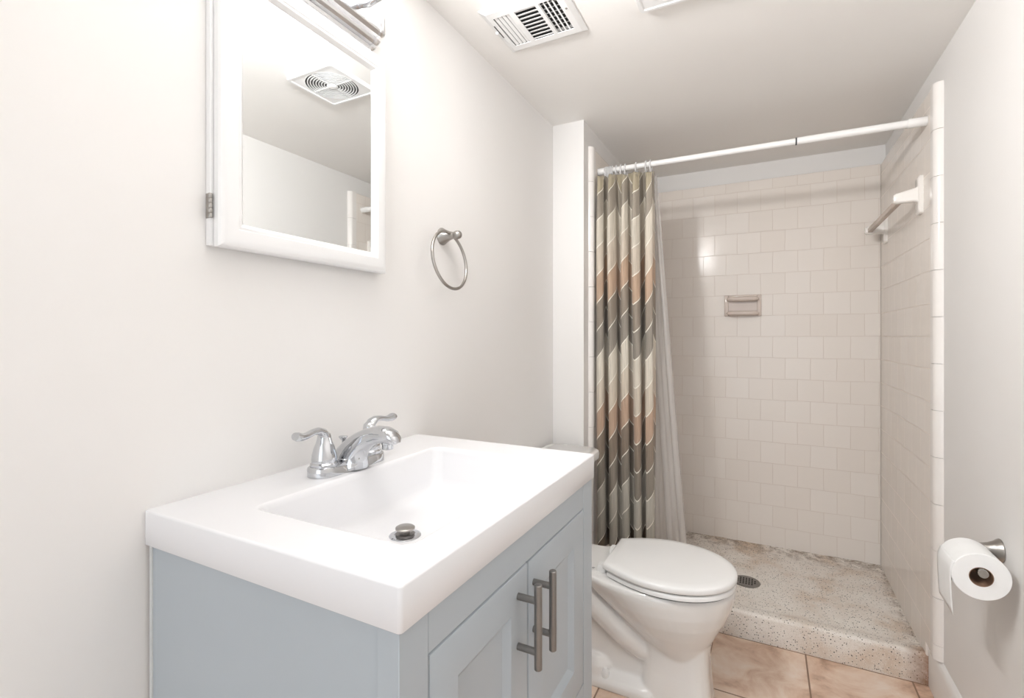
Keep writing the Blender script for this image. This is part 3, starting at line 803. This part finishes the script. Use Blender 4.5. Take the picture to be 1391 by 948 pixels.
for bi, (a, b) in enumerate(banks):
    if bi == 0:
        for k in range(4):
            bm = bmesh.new(); slat(a+.0075+(b-a-.013)*k/3, (by0+by1)/2, .0088, by1-by0, 0, radians(-12), 'Y', bm); part('louvre', bm, M_white, rg, smooth=False)
    elif bi == 1:
        n = 9
        for k in range(n):
            bm = bmesh.new(); slat((a+b)/2, by0+.006+(by1-by0-.010)*k/(n-1), b-a, .0075, 0, radians(12), 'X', bm); part('louvre', bm, M_white, rg, smooth=False)
    else:
        for k in range(5):
            bm = bmesh.new(); slat(a+(b-a)*k/4, (by0+by1)/2, .0050, by1-by0, 0, radians(12), 'Y', bm); part('louvre', bm, M_white, rg, smooth=False)
        for k in range(7):
            y = by0+.012+k*.0195
            part('damper_vane', box(a, b, y, y+(.0035 if k < 6 else .014), ZC-.0045, ZC-.0040), M_damper_shade, rg, 'grey damper blade behind the louvres', smooth=False)
bm = bmesh.new(); m = Matrix.Translation((-.694, 1.262, zp-.0006)) @ Matrix.Rotation(radians(0), 4, 'Z'); add_box(bm, -.0014, .0014, -.030, .030, -.0002, .0004, m)
part('lever_slot', bm, M_dark, rg, smooth=False)
bm = bmesh.new(); lathe(bm, [(0, 0), (.005, 0), (.004, -.006), (0, -.007)], (-.700, 1.262, zp), n=16); part('damper_lever', bm, M_white, rg)
for y in (1.255,):
    bm = bmesh.new(); lathe(bm, [(0, 0), (.0035, 0), (.0025, -.0015), (0, -.002)], (-.4815, y, zp), n=16); part('screw', bm, M_nickel, rg)

# ------------------------------------------------------------------ ceiling fan grille
gx0, gx1, gy0, gy1 = -.306, -.088, 1.150, 1.366
gcx, gcy = (gx0+gx1)/2, (gy0+gy1)/2
fg = thing('exhaust_fan_grille', 'square white exhaust fan grille with round slots in the ceiling', 'fan grille', (gcx, gcy, ZC))
bm = bmesh.new()
zf = ZC-.014
loft(bm, [rrect(gx0, gx1, gy0, gy1, .012, ZC-.0004), rrect(gx0, gx1, gy0, gy1, .012, ZC-.010), rrect(gx0+.002, gx1-.002, gy0+.002, gy1-.002, .011, zf),
          rrect(gx0+.010, gx1-.010, gy0+.010, gy1-.010, .008, zf), rrect(gx0+.013, gx1-.013, gy0+.013, gy1-.013, .006, zf+.002)], cap=False)
# corner web from the frame to the ring field
n = 24
A = rrect(gx0+.013, gx1-.013, gy0+.013, gy1-.013, .006, zf+.002, 6)
B = [(gcx+.094*cos(math.atan2(p[1]-gcy, p[0]-gcx)), gcy+.094*sin(math.atan2(p[1]-gcy, p[0]-gcx)), zf+.002) for p in A]
part('frame', bm, M_white, fg, angle=30)
bm = bmesh.new()
def ang_ring(r, z, n=96): return [(gcx+r*cos(2*pi*k/n), gcy+r*sin(2*pi*k/n), z) for k in range(n)]
def sq_ring(hs, z, n=96):
    out = []
    for k in range(n):
        a = 2*pi*k/n; c, s = cos(a), sin(a); t = hs/max(abs(c), abs(s)); out.append((gcx+t*c, gcy+t*s, z))
    return out
loft(bm, [sq_ring((gx1-gx0)/2-.0125, zf+.002), ang_ring(.0925, zf+.002), ang_ring(.0925, zf+.006)], cap=False)
part('corner_web', bm, M_white, fg, angle=30)
for k in range(9):
    r = .016+k*.0092
    bm = bmesh.new(); loft(bm, [ang_ring(r, zf+.0015, 64), ang_ring(r+.0034, zf+.0015, 64), ang_ring(r+.0032, zf+.0045, 64), ang_ring(r+.0002, zf+.0045, 64), ang_ring(r, zf+.0015, 64)], cap=False)
    part('ring_louvre', bm, M_white, fg, angle=30)
for a in (0, 90):
    bm = bmesh.new(); m = Matrix.Translation((gcx, gcy, zf+.003)) @ Matrix.Rotation(radians(a), 4, 'Z'); add_box(bm, -.094, .094, -.0025, .0025, -.0018, .005, m)
    part('spoke', bm, M_white, fg, smooth=False)
bm = bmesh.new(); lathe(bm, [(0, .004), (.017, .004), (.017, 0), (.012, -.003), (.006, -.004), (.004, -.0035), (0, -.0035)], (gcx, gcy, zf+.001), n=30)
part('centre_cap', bm, M_white, fg)
part('fan_opening', box(gx0+.014, gx1-.014, gy0+.014, gy1-.014, ZC-.0024, ZC-.0008), M_fan, fg, 'grey fan housing behind the rings', smooth=False)

# ------------------------------------------------------------------ toilet
TY = 1.692
to = thing('toilet', 'white two-piece toilet with closed lid between vanity and shower', 'toilet', (-.45, TY, 0))
def egg(xb, xf, hwb, hw, z, peak=.45, n=20, e=1.0):
    """plan outline from the flat back edge xb to the round tip xf"""
    L_ = xf-xb; pts = []
    side = []
    for i in range(n+1):
        s = i/n; s = 1-(1-s)**1.7
        if s < peak: w = hwb+(hw-hwb)*sin(pi/2*s/peak)**.95
        else: w = hw*sqrt(max(0, 1-((s-peak)/(1-peak))**2.15))
        side.append((xb+L_*s, w))
    for x, w in side: pts.append((x, TY-w, z))
    for x, w in reversed(side[:-1]): pts.append((x, TY+w, z))
    return pts
# bowl body: separate swellings fused by a voxel remesh so it reads as one casting
bm = bmesh.new()
loft(bm, [egg(-.330, -.160, .045, .070, .13, .5), egg(-.345, -.156, .055, .088, .165, .5), egg(-.375, -.150, .065, .108, .20, .48), egg(-.415, -.130, .08, .132, .24, .46),
          egg(-.455, -.108, .095, .152, .28, .45), egg(-.500, -.092, .105, .166, .32, .45), egg(-.54, -.083, .11, .1735, .355, .45), egg(-.56, -.081, .11, .1745, .372, .45), egg(-.56, -.086, .11, .170, .386, .45)])
# deck for the tank
def dk(z, i, x1=-.42): return rrect(-.795+i, x1, TY-.112+i, TY+.112-i, .03, z)
loft(bm, [dk(.335, .02), dk(.350, .004), dk(.375, 0), dk(.388, .004)])
# pedestal column
def pc(z, x0, x1, hw, r=.04): return rrect(x0, x1, TY-hw, TY+hw, r, z)
loft(bm, [pc(0, -.372, -.146, .092, .05), pc(.02, -.370, -.149, .090, .05), pc(.10, -.362, -.156, .083, .05), pc(.20, -.362, -.160, .080, .05), pc(.26, -.40, -.17, .07, .05)])
# web and foot
loft(bm, [pc(0, -.70, -.30, .058, .04), pc(.36, -.70, -.36, .050, .04)])
loft(bm, [pc(0, -.715, -.30, .102, .05), pc(.022, -.715, -.30, .102, .05), pc(.034, -.705, -.30, .092, .045), pc(.05, -.69, -.3, .06, .04)])
for s in (-1, 1):
    lathe(bm, [(0, -.06), (.055, -.055), (.062, 0), (.056, .05), (.040, .075), (0, .090)], (-.515, TY+s*.034, .012), n=28)
    tube(bm, [(-.70, TY+s*.022, .335), (-.62, TY+s*.044, .322), (-.55, TY+s*.050, .285), (-.48, TY+s*.050, .235), (-.42, TY+s*.046, .185), (-.36, TY+s*.034, .145), (-.30, TY+s*.02, .12)],
         [.046, .050, .051, .051, .049, .045, .036], 18)
bowl = part('bowl', bm, M_porc, to, smooth=False)
bowl.modifiers.clear() if hasattr(bowl.modifiers, 'clear') else None
rm = bowl.modifiers.new('fuse', 'REMESH'); rm.mode = 'VOXEL'; rm.voxel_size = .0040; rm.use_smooth_shade = True
sm = bowl.modifiers.new('soft', 'SMOOTH'); sm.factor = .5; sm.iterations = 5
# seat and lid
bm = bmesh.new()
def E(i, z, xb=-.462, w=.180): return egg(xb+i, -.079-i, .118-i, w-.003-i, z, .46, 28)
loft(bm, [E(.004, .3885), E(0, .391), E(0, .402), E(.004, .4055)])
part('seat', bm, M_seat, to, angle=50)
bm = bmesh.new()
def E2(i, z): return egg(-.478+i, -.076-i, .114-i, .180-i, z, .46, 28)
loft(bm, [E2(.005, .4085), E2(.001, .4105), E2(0, .414), E2(0, .4225), E2(.0025, .4275), E2(.008, .4305), E2(.03, .4322)])
part('lid', bm, M_seat, to, angle=50)
bm = bmesh.new(); loft(bm, [E(.007, .4045), E(.007, .4095)]); part('lid_gap_shade', bm, M_gap, to, 'dark layer painted as the shade between seat and lid', smooth=False)  # dark layer stands in for the shade under the lid
bm = bmesh.new(); loft(bm, [E(.006, .3855), E(.006, .3892)]); part('seat_gap_shade', bm, M_gap, to, 'dark layer painted as the shade between seat and bowl', smooth=False)  # dark layer stands in for the shade under the seat
for s in (-1, 1):
    bm = bmesh.new(); y = TY+s*.076
    loft(bm, [rrect(-.506, -.470, y-.019, y+.019, .008, .386), rrect(-.506, -.470, y-.019, y+.019, .008, .401), rrect(-.502, -.470, y-.015, y+.015, .006, .408)])
    part('hinge', bm, M_seat, to, angle=40)
for s in (-1, 1):
    bm = bmesh.new(); lathe(bm, [(0, 0), (.0145, 0), (.0140, .012), (.0105, .026), (.006, .032), (0, .0335)], (-.478, TY+s*.079, .029), n=24)
    part('bolt_cap', bm, M_seat, to)
# tank
def tk(z, x1, hy, r): return rrect(-.797, x1, TY+.004-hy, TY+.004+hy, r, z, 7)
bm = bmesh.new(); loft(bm, [tk(.3875, -.625, .170, .03), tk(.40, -.612, .186, .04), tk(.44, -.607, .194, .042), tk(.697, -.596, .207, .045)])
part('tank', bm, M_porc, to, angle=40)
bm = bmesh.new(); loft(bm, [tk(.697, -.584, .212, .055), tk(.700, -.578, .217, .058), tk(.720, -.576, .219, .060), tk(.728, -.579, .216, .058), tk(.7315, -.586, .209, .052)])
part('tank_lid', bm, M_porc, to, angle=40)
# small grey mark printed on the deck beside the hinge
bm = bmesh.new()
for i, (dx, dy, l) in enumerate(((0, 0, .010), (.005, 0, .010), (.0025, .0, .004))):
    m = Matrix.Translation((-.523+dx, TY-.079+dy, .3895)) @ Matrix.Rotation(radians(-20 if i < 2 else 60), 4, 'Z'); add_box(bm, -.0007, .0007, -l/2, l/2, -.0003, .0002, m)
part('maker_mark', bm, M_ink, to, 'tiny grey printed mark', smooth=False)

# ------------------------------------------------------------------ toilet paper holder and roll
py, pz = 1.583, Z(-.513)
ho = thing('toilet_paper_holder', 'brushed nickel toilet paper holder on the right wall', 'paper holder', (XR, py, pz))
bm = bmesh.new(); lathe(bm, [(0, 0), (.0265, 0), (.0275, .002), (.0265, .005), (.021, .012), (.0155, .024), (.012, .038), (.0115, .058), (.0115, .078), (.0105, .082), (0, .083)], (XR-.0003, py, pz), '-X', 32)
part('mount', bm, M_nickel, ho)
ax, az = .434, Z(-.5305)
bm = bmesh.new(); tube(bm, [(ax, py, pz), (ax, py-.012, az+.004), (ax, py-.028, az), (ax, 1.462, az)], .0080, 18)
part('arm', bm, M_nickel, ho, angle=50)
bm = bmesh.new(); lathe(bm, [(0, 0), (.0088, 0), (.0095, .002), (.0095, .006), (.0088, .008), (0, .008)], (ax, 1.456, az), 'Y', 24)
part('end_cap', bm, M_nickel, ho)
rz = az+.0082-.0205
ro = thing('toilet_paper_roll', 'white toilet paper roll hanging on the nickel wall holder', 'toilet paper', (ax, 1.52, rz))
ya, yb, RO, RI = 1.470, 1.570, .0525, .0205
bm = bmesh.new()
lathe(bm, [(RI+.0012, 0), (RO-.0015, 0), (RO, .0015), (RO, yb-ya-.0015), (RO-.0015, yb-ya), (RI+.0012, yb-ya), (RI+.0012, 0)], (ax, ya, rz), 'Y', 56, cap=False)
part('paper', bm, M_paper, ro, angle=40)
bm = bmesh.new(); lathe(bm, [(RI, -.0003), (RI+.0012, -.0003), (RI+.0012, yb-ya+.0003), (RI, yb-ya+.0003), (RI, -.0003)], (ax, ya, rz), 'Y', 40, cap=False)
part('cardboard_core', bm, M_card, ro, 'brown cardboard tube')
bm = bmesh.new(); rows = []
for k in range(15):
    t = k/14
    if t < .3: a = radians(150+30*t/.3) ; x, z = ax+(RO+.0006)*cos(a), rz+(RO+.0006)*sin(a)
    else:
        q = (t-.3)/.7; x = ax-RO-.0006+.004*q*q; z = rz-q*.092
    rows.append((x, z))
zb2 = .0
R1 = [[bm.verts.new((x, ya+(yb-ya)*j/8, z - (0.006*(1-j/8) if i > 10 else 0)*(i-10)/4)) for j in range(9)] for i, (x, z) in enumerate(rows)]
for a, b in zip(R1, R1[1:]):
    for j in range(8): bm.faces.new((a[j], a[j+1], b[j+1], b[j]))
sh = part('loose_sheet', bm, M_paper, ro, 'loose end hanging down', angle=180)
so = sh.modifiers.new('thick', 'SOLIDIFY'); so.thickness = .0008; so.offset = 0
